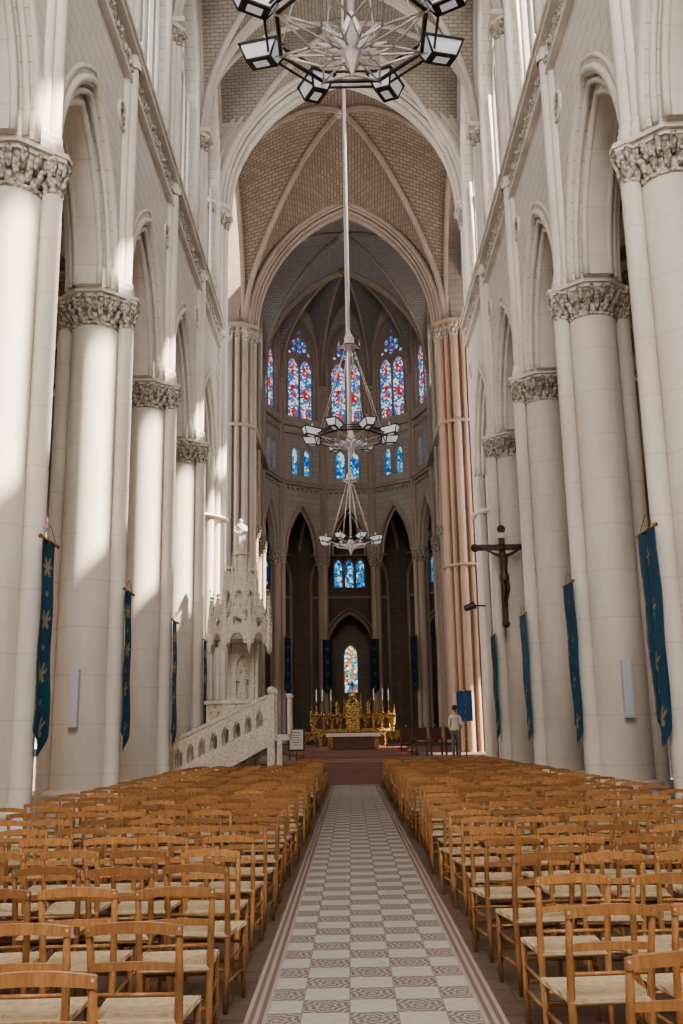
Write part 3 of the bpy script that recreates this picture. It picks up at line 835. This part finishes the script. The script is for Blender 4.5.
for k in range(-3,3):
    t=(k+.5)*PI/5
    o=banner('apse_banner',(RV-.5)*math.sin(t),57+(RV-.5)*math.cos(t),4.0,7.4,.62,BAND); o.rotation_euler=(0,0,PI/2-t)

for sx in(-1,1):
    mb=MB(); mb.box((0,0,2.4),(.17,.14,1.1),WHITEP); mb.box((0,-.075,2.4),(.13,.01,1.02),WHITEP); mb.box((0,.09,2.4),(.06,.10,.5),DARKM)
    o=mb.obj('column_speaker',loc=(sx*(XPS[sx]-.05),PY[2]-.66,0))

# ------------------------------------------------------------------ pulpit
def octp(mb,c,z0,z1,r0,r1,mat,n=8): mb.lathe([(r0,z0),(r1,z1)],mat,n,(c[0],c[1],0),smooth=False,rot=PI/n)
def pinnacle(mb,x,y,z,h,r,mat):
    mb.box((x,y,z+h*.2),(r*2,r*2,h*.4),mat)
    mb.lathe([(r*1.5,z+h*.38),(r*1.5,z+h*.43),(r*1.1,z+h*.45),(.004,z+h*.95)],mat,4,(x,y,0),smooth=False,rot=PI/4)
    mb.ball((x,y,z+h*.96),r*.5,mat,6,4)
    for k in range(3):
        for q in range(4):
            t=q*PI/2+PI/4; rr_=r*1.2*(1-k*.3); mb.ball((x+rr_*math.cos(t),y+rr_*math.sin(t),z+h*(.5+.14*k)),r*.28,mat,5,3)
def statue(mb,x,y,z,h,mat,rz=0):
    M=Matrix.Translation((x,y,z))@Matrix.Rotation(rz,4,'Z')@Matrix.Scale(h,4)
    mb.lathe([(.17,0),(.16,.05),(.13,.3),(.12,.5),(.14,.68),(.15,.78),(.09,.83),(.045,.85),(.045,.88)],mat,14,M=M,sy=.7)
    for i in range(7):
        t=i*2*PI/7; mb.tube([(.16*math.cos(t),.11*math.sin(t),0),(.12*math.cos(t+.1),.09*math.sin(t+.1),.5)],[.022,.012],mat,5,M)
    mb.ball((0,0,.93),.062,mat,10,8,(1,1,1.15),M)
    mb.tube([(.14,0,.76),(.17,-.06,.6),(.06,-.14,.62)],[.045,.04,.025],mat,7,M)
    mb.tube([(-.14,0,.76),(-.18,-.05,.6),(-.08,-.14,.55)],[.045,.04,.025],mat,7,M)
pu=MB(); pc=(-3.42,29.75)
octp(pu,pc,0,.25,.75,.75,CREAM); octp(pu,pc,.25,1.1,.32,.3,CREAM)
for i in range(8):
    t=i*PI/4+PI/8; shaft(pu,pc[0]+.58*math.cos(t),pc[1]+.58*math.sin(t),.25,1.05,.06,CREAM,8); capital(pu,pc[0]+.58*math.cos(t),pc[1]+.58*math.sin(t),.95,1.2,.06,.1,CREAM,CREAM,5)
pu.lathe([(.62,1.2),(.8,1.3),(.98,1.5),(1.02,1.56)],CREAM,8,(pc[0],pc[1],0),smooth=False,rot=PI/8)
octp(pu,pc,1.5,1.6,1.0,1.0,CREAM)
for i in range(8):
    t=i*PI/4
    if i==7: continue
    M=frame((pc[0]+.88*math.cos(t),pc[1]+.88*math.sin(t),0),(-math.sin(t),math.cos(t),0),(math.cos(t),math.sin(t),0))
    pu.panel([rect(-.38,.38,1.6,2.55),phole(.13,1.72,2.1,.25,-.18),phole(.13,1.72,2.1,.25,.18),foil(0,2.42,.08,4,16)],.10,CREAM,M)
    pu.panel([rect(-.37,.37,1.6,2.55)],.03,CREAM,M@Matrix.Translation((0,0,-.04)))
    pu.box((0,2.6,.02),(.84,.10,.22),CREAM,M)
    t2=t+PI/8
    shaft(pu,pc[0]+.97*math.cos(t2),pc[1]+.97*math.sin(t2),1.58,2.5,.055,CREAM,8)
x0,x1=-5.05,-2.45; ns=7; zb0,zb1=.45,1.65
sl=(zb1-zb0)/(x1-x0)
zl=lambda x:zb0+(x-x0)*sl
for k in range(ns):
    xa=x0+(x1-x0)*k/ns; zt=zb0+(zb1-zb0)*(k+1)/ns
    pu.box((xa+(x1-x0)/ns/2,28.32,zt-.09),((x1-x0)/ns+.05,.8,.18),CREAM)
for k in range(2): pu.box((x0-.15-.0*k,27.75-.3*k,.34-.16*k),(.7,.32,.17),CREAM)
pu.box((x0-.15,28.32,.28),(.6,.85,.4),CREAM)
pu.box((x1+.32,28.5,1.57),(.62,1.15,.16),CREAM)
for yy in(27.88,28.72):
    M=frame((0,yy,0),(1,0,0),(0,1,0))
    xr=x1+.02
    base=[(x0-.05,.0),(x0+.5,.0),(x0+1.1,zl(x0+1.1)-.45),(xr,zl(xr)-.35),(xr,zl(xr)+.2),(x0-.05,zl(x0)+.2)]
    pu.panel([base],.14,CREAM,M)
    rail=[(x0-.05,zl(x0)+.2),(xr,zl(xr)+.2),(xr,zl(xr)+1.0),(x0-.05,zl(x0)+1.0)]
    holes=[]
    for k in range(8):
        cx=x0+.16+k*.32
        zb=zl(cx)+.30
        holes.append([(cx-.10,zb-.05),(cx+.10,zb+.05),(cx+.10,zb+.34),(cx+.02,zb+.48),(cx-.04,zb+.46),(cx-.10,zb+.26)])
        holes.append(foil(cx+.16,zl(cx+.16)+.86,.05,4,12) if k<7 else circ(cx,zl(cx)+.88,.03,8))
    pu.panel([rail]+holes,.09,CREAM,M)
    pu.tube([(x0-.05,yy,zl(x0)+1.03),(xr,yy,zl(xr)+1.03)],.075,CREAM,8)
    pu.box((x0-.12,yy,.8),(.2,.2,1.6),CREAM); pinnacle(pu,x0-.12,yy,1.5,.45,.08,CREAM)
    pu.box((xr+.1,yy,1.4),(.2,.2,2.7),CREAM); pu.ball((xr+.1,yy,2.85),.13,CREAM,8,6)
M=frame((x1+.62,28.3,0),(0,1,0),(1,0,0))
pu.panel([rect(-.45,.45,1.65,2.68),phole(.13,1.8,2.2,.25,-.2),phole(.13,1.8,2.2,.25,.2)],.09,CREAM,M); pu.box((0,2.72,0),(.95,.09,.15),CREAM,M)
pu.box((x1+.35,28.0,.8),(.14,.14,1.5),CREAM)
pu.panel([rect(-.36,.36,2.4,4.5),phole(.2,2.8,3.7,.4)],.16,CREAM,frame((pc[0],pc[1]+.86,0),(1,0,0),(0,1,0)))
pu.box((pc[0],pc[1]+.95,2.3),(.75,.06,4.6),CREAM)
for u in(-.42,.42): shaft(pu,pc[0]+u,pc[1]+.84,1.6,4.4,.06,CREAM,8)
statue(pu,pc[0],pc[1]+.72,2.75,.95,CREAM,0)
pu.box((pc[0],pc[1]+.76,2.68),(.3,.3,.14),CREAM)
octp(pu,pc,4.45,4.6,.78,.9,CREAM); octp(pu,pc,4.6,4.72,.95,.95,CREAM); octp(pu,pc,4.72,5.3,.62,.5,CREAM)
for i in range(8):
    t=i*PI/4
    M=frame((pc[0]+.86*math.cos(t),pc[1]+.86*math.sin(t),0),(-math.sin(t),math.cos(t),0),(math.cos(t),math.sin(t),0))
    pu.panel([[(-.36,4.3),(-.2,4.3)]+parch(.2,.3,4.35,6)[1:-1]+[(.2,4.3),(.36,4.3),(.36,4.75),(0,5.7),(-.36,4.75)],foil(0,4.95,.15,3,20)],.08,CREAM,M)
    for k in range(4):
        for s in(-1,1): pu.ball((s*(.36-.09*k),4.8+.21*k,.05),.045,CREAM,5,3,M=M)
    pu.ball((0,5.76,0),.06,CREAM,6,4,M=M)
    t2=t+PI/8
    px,py=pc[0]+.95*math.cos(t2),pc[1]+.95*math.sin(t2)
    pinnacle(pu,px,py,4.25,1.75,.06,CREAM)
    pu.lathe([(.005,4.0),(.06,4.15),(.07,4.25)],CREAM,6,(px,py,0))
    M2=frame((pc[0]+.46*math.cos(t),pc[1]+.46*math.sin(t),0),(-math.sin(t),math.cos(t),0),(math.cos(t),math.sin(t),0))
    pu.panel([[(-.19,5.2),(.19,5.2),(.19,6.0),(0,6.55),(-.19,6.0)],phole(.11,5.3,5.75,.2)],.06,CREAM,M2)
    pinnacle(pu,pc[0]+.52*math.cos(t2),pc[1]+.52*math.sin(t2),5.3,1.65,.045,CREAM)
    pu.tube([(px,py,5.1),(pc[0]+.55*math.cos(t2),pc[1]+.55*math.sin(t2),5.6)],.03,CREAM,5)
octp(pu,pc,5.2,6.1,.3,.28,CREAM)
for i in range(6):
    t=i*PI/3; pinnacle(pu,pc[0]+.26*math.cos(t),pc[1]+.26*math.sin(t),6.1,1.1,.038,CREAM)
octp(pu,pc,6.1,7.15,.22,.08,CREAM); octp(pu,pc,7.1,7.2,.2,.2,CREAM)
statue(pu,pc[0],pc[1],7.2,1.05,CREAM,0)
pu.obj('stone_pulpit')

# ------------------------------------------------------------------ altars
mb=MB()
mb.box((0,39.6,1.30),(1.9,.8,.58),REDW); mb.box((0,39.6,1.62),(2.15,.95,.07),LINEN)
mb.box((0,39.11,1.58),(2.15,.012,.13),LINEN)
for u in(-.9,.9): mb.box((u,39.16,1.3),(.16,.08,.56),GOLD)
mb.panel([rect(-.75,.75,1.03,1.45),phole(.15,1.06,1.22,.12,-.5),phole(.15,1.06,1.22,.12,0),phole(.15,1.06,1.22,.12,.5)],.04,REDW,frame((0,39.17,0),(1,0,0),(0,1,0)))
mb.obj('front_altar')
mb=MB(); y=45.1
mb.box((0,y,1.35),(3.0,.9,.68),REDW); mb.panel([rect(-1.5,1.5,1.02,1.66)]+[phole(.14,1.1,1.4,.2,u*.42) for u in range(-3,4)],.06,GOLD,frame((0,y-.47,0),(1,0,0),(0,1,0)))
mb.box((0,y,1.72),(3.3,1.0,.06),GOLD)
mb.panel([rect(-1.9,1.9,1.75,2.45)]+[phole(.13,1.85,2.12,.2,u*.38) for u in range(-4,5)],.14,GOLD,frame((0,y+.35,0),(1,0,0),(0,1,0)))
mb.box((0,y+.45,2.1),(3.7,.05,.7),REDW)
mb.box((0,y+.35,2.48),(3.95,.3,.07),GOLD)
for u in(-1.9,-1.15,-.7,.7,1.15,1.9): pinnacle(mb,u,y+.3,2.0,.9,.055,GOLD)
mb.box((0,y+.25,2.35),(.62,.5,1.15),GOLD)
mb.panel([[(-.36,2.9),(.36,2.9),(0,3.5)],foil(0,3.06,.1,3,15)],.2,GOLD,frame((0,y+.1,0),(1,0,0),(0,1,0)))
for u in(-.38,.38): pinnacle(mb,u,y+.1,2.3,1.15,.05,GOLD)
mb.lathe([(.18,3.3),(.12,3.4),(.03,3.5),(.03,3.6)],GOLD,10,(0,y+.1,0)); mb.box((0,y+.1,3.75),(.05,.05,.5),GOLD); mb.box((0,y+.1,3.8),(.3,.05,.05),GOLD)
for i in range(12):
    t=i*PI/6; mb.tube([(0,y+.08,3.8),(.24*math.cos(t),y+.08,3.8+.24*math.sin(t))],[.02,.004],GOLD,4)
for u in(-1,1):
    statue(mb,u*.7,y+.05,2.5,.6,GOLD,0)
    for w_ in range(2): mb.tube([(u*.72,y+.1,2.95),(u*(.88),y+.15,3.2),(u*.95,y+.15,2.9)],[.05,.05,.01],GOLD,5)
mb.obj('high_altar')
for u in(-1.65,-1.38,-.98,.98,1.38,1.65):
    mb=MB(); x=u
    mb.lathe([(.09,2.52),(.10,2.56),(.04,2.62),(.02,2.7),(.04,2.8),(.02,2.9),(.02,3.05),(.05,3.1),(.02,3.12)],GOLD,12,(x,45.45,0))
    mb.lathe([(.022,3.12),(.02,3.56)],CANDLE,8,(x,45.45,0)); mb.lathe([(.012,3.56),(.016,3.59),(.001,3.66)],LAMPG,6,(x,45.45,0))
    mb.obj('candlestick')
for sx in(-1,1):
    mb=MB()
    mb.panel([rect(-.55,.55,.69,1.65)]+[phole(.09,.85,1.3,.15,-.4+.2*i) for i in range(5)],.08,GOLD,frame((sx*1.95,42.9,0),(1,0,0),(0,1,0)))
    mb.box((sx*1.95,42.9,1.69),(1.2,.16,.08),GOLD); mb.obj('gilded_balustrade')
mb=MB()
mb.box((0,0,1.45),(.62,.04,.85),WOODD); mb.box((0,-.025,1.45),(.5,.012,.72),LINEN)
for u in(-.22,.22): mb.tube([(u,0,1.1),(u*1.2,-.1,.69)],.02,WOODD,6)
mb.tube([(0,.02,1.1),(0,.3,.69)],.02,WOODD,6)
for i in range(6): mb.box((-.02+.02*(i%2),-.033,1.7-.09*i),(.36-.05*(i%3),.004,.02),DARKM)
mb.obj('notice_easel',loc=(-2.15,37.6,0))
VELV=mat_simple('dark_red_leather',(.10,.02,.015),.6)
for k in range(4):
    mb=MB()
    for a in(-.22,.22):
        mb.box((a,-.2,.34),(.05,.05,.68),REDW); mb.box((a,.2,.58),(.05,.05,1.16),REDW); mb.box((a,0,.7),(.06,.45,.04),REDW)
    mb.box((0,0,.46),(.48,.46,.08),VELV); mb.box((0,.2,.88),(.42,.05,.5),VELV)
    mb.lathe([(.02,0),(.05,.05),(.001,.1)],GOLD,6,(0,.2,1.16))
    mb.obj('clergy_armchair',loc=(2.2+k*.62,41.5,.69))
mb=MB(); vs=[];fs=[]
for i in range(9):
    for j in range(9): vs.append((-.28+.07*i,.03*math.sin(i*1.7),j*.13+2.0))
for i in range(8):
    for j in range(8): fs.append((i*9+j,(i+1)*9+j,(i+1)*9+j+1,i*9+j+1))
mb.add(vs,fs,BLUEC,True); mb.tube([(-.33,0,3.06),(.33,0,3.06)],.02,GOLD,6); mb.tube([(0,.02,.69),(0,.02,3.1)],.025,GOLD,8); mb.lathe([(.2,.69),(.18,.73),(.03,.78)],GOLD,12,(0,.02,0))
mb.obj('blue_processional_banner',loc=(3.98,35.5,0))
mb=MB(); mb.tube([(0,0,6.05),(.5,.2,6.05)],.03,DARKM,6); mb.lathe([(.10,-.2),(.14,.15),(.15,.2)],DARKM,12,M=Matrix.Translation((-.1,0,6.0))@Matrix.Rotation(1.2,4,'Y'))
mb.obj('spotlight',loc=(4.35,34.9,0))

# ------------------------------------------------------------------ skinned figures
def skin(name,verts,edges,rad,root=0,sub=2):
    me=bpy.data.meshes.new(name); me.from_pydata(verts,edges,[]); ob=bpy.data.objects.new(name,me); COL.objects.link(ob)
    md=ob.modifiers.new('Skin','SKIN'); md.use_smooth_shade=True
    for i,r in enumerate(rad):
        sv=me.skin_vertices[0].data[i]; sv.radius=(r,r) if isinstance(r,(int,float)) else r; sv.use_root=(i==root)
    s=ob.modifiers.new('Sub','SUBSURF'); s.levels=sub; s.render_levels=sub
    bpy.context.view_layer.update()
    dg=bpy.context.evaluated_depsgraph_get(); m2=bpy.data.meshes.new_from_object(ob.evaluated_get(dg))
    bpy.data.objects.remove(ob); bpy.data.meshes.remove(me)
    o=bpy.data.objects.new(name,m2); COL.objects.link(o)
    for p in m2.polygons: p.use_smooth=True
    return o
def setmats(o,mats,fn):
    o.data.materials.clear()
    for m in mats: o.data.materials.append(m)
    for p in o.data.polygons: p.material_index=fn(p.center)
SKINM=mat_simple('skin',(.55,.33,.24),.5,0,.1); SHIRT=mat_simple('beige_shirt_cloth',(.74,.66,.56),.85,0,.2); TROU=mat_simple('grey_trouser_cloth',(.22,.19,.17),.85,0,.2)
HAIR=mat_simple('brown_hair',(.06,.035,.02),.6,0,.4,40); SHOE=mat_simple('black_leather_shoe',(.03,.025,.02),.4)
def person(loc,rz):
    e=bpy.data.objects.new('standing_person',None); COL.objects.link(e); e.location=loc; e.rotation_euler=(0,0,rz); e.scale=(1.04,)*3
    V=[(0,0,.95),(0,-.005,1.12),(0,.0,1.30),(0,.0,1.42),(0,-.01,1.50),(0,-.015,1.56),
       (.09,0,.90),(.10,-.02,.50),(.10,.0,.10),(.11,-.13,.045),
       (-.09,0,.90),(-.11,-.05,.50),(-.12,.03,.10),(-.13,-.10,.045),
       (.17,0,1.40),(.22,.02,1.13),(.20,-.10,.91),(.19,-.13,.85),
       (-.17,0,1.40),(-.23,.02,1.14),(-.13,-.19,1.05),(-.07,-.24,1.06)]
    E=[(0,1),(1,2),(2,3),(3,4),(4,5),(0,6),(6,7),(7,8),(8,9),(0,10),(10,11),(11,12),(12,13),(3,14),(14,15),(15,16),(16,17),(3,18),(18,19),(19,20),(20,21)]
    r=[(.15,.11),(.135,.10),(.155,.11),(.12,.09),.055,.052,.088,.062,.045,.042,.088,.062,.045,.042,.062,.046,.032,.03,.062,.046,.032,.03]
    b=skin('body',V,E,r)
    def fn(c):
        if c.z<.09: return 3
        if c.z<.98 and abs(c.x)<.17 and c.y>-.15: return 2
        if c.z>1.47 : return 0
        if (c.x>.14 and c.z<.96) or (c.x<0 and c.y<-.16): return 0
        return 1
    setmats(b,[SKINM,SHIRT,TROU,SHOE],fn); b.parent=e
    h=MB()
    prof=[(.001,-.115),(.045,-.105),(.062,-.06),(.074,0),(.078,.04),(.068,.085),(.04,.112),(.001,.12)]
    h.lathe(prof,SKINM,16,(0,-.02,1.66),sy=1.18)
    h.tube([(0,-.105,1.675),(0,-.13,1.645),(0,-.105,1.635)],[.008,.016,.01],SKINM,6)
    for s in(-1,1):
        h.ball((s*.03,-.102,1.675),.011,LINEN,8,5); h.ball((s*.03,-.112,1.675),.005,SHOE,6,4)
        h.ball((s*.079,-.01,1.66),.022,SKINM,8,5,(.4,.8,1.4))
    h.tube([(-.025,-.104,1.605),(0,-.11,1.602),(.025,-.104,1.605)],[.004,.007,.004],REDW,6)
    h.obj('head',e)
    h=MB(); h.lathe([(.083,-.03),(.088,.03),(.076,.09),(.045,.125),(.001,.133)],HAIR,16,(0,-.002,1.665),sy=1.12,cap=False); h.obj('hair',e)
    for nm_,w,d in(('hand_right',Vector((.19,-.13,.85)),Vector((0,-.25,-1)).normalized()),('hand_left',Vector((-.07,-.24,1.06)),Vector((1,-.2,.1)).normalized())):
        a=d.cross(Vector((0,0,1))) if abs(d.z)<.8 else Vector((0,1,0)); a=(a-d*a.dot(d)).normalized(); nn_=d.cross(a)
        V=[w,w+d*.04,w+d*.085];E=[(0,1),(1,2)];r=[(.026,.018),(.036,.015),(.038,.013)]
        for i,L in enumerate((.065,.078,.072,.055)):
            o_=a*(-.03+.02*i); k=len(V)
            V+=[w+d*.09+o_,w+d*(.09+L*.5)+o_+nn_*.006,w+d*(.09+L)+o_+nn_*.022]; E+=[(2,k),(k,k+1),(k+1,k+2)]; r+=[.009,.008,.007]
        k=len(V); V+=[w+d*.03-a*.035,w+d*.065-a*.055+nn_*.01]; E+=[(1,k),(k,k+1)]; r+=[.012,.009]
        hd=skin(nm_,[tuple(v) for v in V],E,r,0,1); setmats(hd,[SKINM],lambda c:0); hd.parent=e
    return e
person((3.5,34.4,.68),math.radians(150))
e=bpy.data.objects.new('crucifix',None); COL.objects.link(e); e.location=(4.66,29.45,4.8)
mb=MB(); mb.box((0,.1,1.45),(.17,.12,2.95),WOODD); mb.box((0,.1,2.35),(1.68,.12,.17),WOODD); mb.box((0,.03,2.72),(.3,.03,.16),CREAM)
for p in((-.84,2.35),(.84,2.35),(0,2.93),(0,0)): mb.ball((p[0],.1,p[1]),.13,WOODD,8,5,(1,.6,1))
mb.tube([(0,.16,1.9),(.1,.9,1.9)],.03,DARKM,6)
mb.obj('cross_beams',e)
V=[(0,-.05,1.42),(.02,-.07,1.6),(.02,-.06,1.85),(0,-.05,2.05),(-.03,-.09,2.16),(-.05,-.11,2.26),
   (.07,-.06,1.36),(.10,-.17,1.03),(.03,-.03,.66),(.02,-.08,.54),(-.07,-.06,1.36),(-.02,-.18,1.02),(-.03,-.03,.66),(-.02,-.1,.54),
   (.16,-.03,2.08),(.42,-.02,2.22),(.68,0,2.35),(.74,0,2.37),(-.16,-.03,2.08),(-.42,-.02,2.22),(-.68,0,2.35),(-.74,0,2.37)]
E=[(0,1),(1,2),(2,3),(3,4),(4,5),(0,6),(6,7),(7,8),(8,9),(0,10),(10,11),(11,12),(12,13),(3,14),(14,15),(15,16),(16,17),(3,18),(18,19),(19,20),(20,21)]
r=[(.12,.09),(.095,.075),(.13,.095),(.11,.08),.045,.075,.075,.055,.035,.03,.075,.055,.035,.03,.055,.038,.026,.024,.055,.038,.026,.024]
o=skin('christ_figure',V,E,r); setmats(o,[BRONZE],lambda c:0); o.parent=e
mb=MB(); mb.lathe([(.13,1.28),(.15,1.36),(.14,1.5)],BRONZE,12,(0,-.06,0),sy=.8); mb.ball((-.05,-.12,2.28),.085,BRONZE,10,8,(1,1,1.25)); mb.obj('loincloth_and_head',e)

# ------------------------------------------------------------------ lights
def area(name,loc,rot,sx,sy,P,col):
    l=bpy.data.lights.new(name,'AREA'); l.shape='RECTANGLE'; l.size=sx; l.size_y=sy; l.energy=P; l.color=col
    o=bpy.data.objects.new(name,l); COL.objects.link(o); o.location=loc; o.rotation_euler=rot; return o
area('west_fill_light',(-.3,YW+.9,16),(PI/2-.22,0,-.06),6.5,12.5,3500,(1,.94,.88))  # added fill lamp behind the camera, set before the unseen west window
for sx in(-1,1):
    area('transept_window_light',(sx*15.5,42,15),(0,sx*PI/2,0),11,5.5,1900,(1,.95,.90))
s=bpy.data.lights.new('sun','SUN'); s.energy=46; s.angle=.02; s.color=(1,.89,.75)
so=bpy.data.objects.new('sun',s); COL.objects.link(so)
so.rotation_euler=Vector((-.66,.17,-.86)).to_track_quat('-Z','Y').to_euler()
w=bpy.data.worlds.new('sky'); S.world=w; w.use_nodes=True
bg=w.node_tree.nodes['Background']; bg.inputs[0].default_value=(.80,.88,1,1); bg.inputs[1].default_value=1.2

# ------------------------------------------------------------------ camera
cam=bpy.data.cameras.new('camera'); co=bpy.data.objects.new('camera',cam); COL.objects.link(co)
cam.sensor_fit='VERTICAL'; cam.sensor_height=36; cam.sensor_width=24; cam.lens=974/1024*36
cam.clip_end=300
Rm=Matrix.Rotation(math.radians(.30),4,'Z')@Matrix.Rotation(math.radians(90+12.8),4,'X')@Matrix.Rotation(math.radians(-1.0),4,'Z')
co.matrix_world=Matrix.Translation((-.11,0,1.65))@Rm
S.camera=co
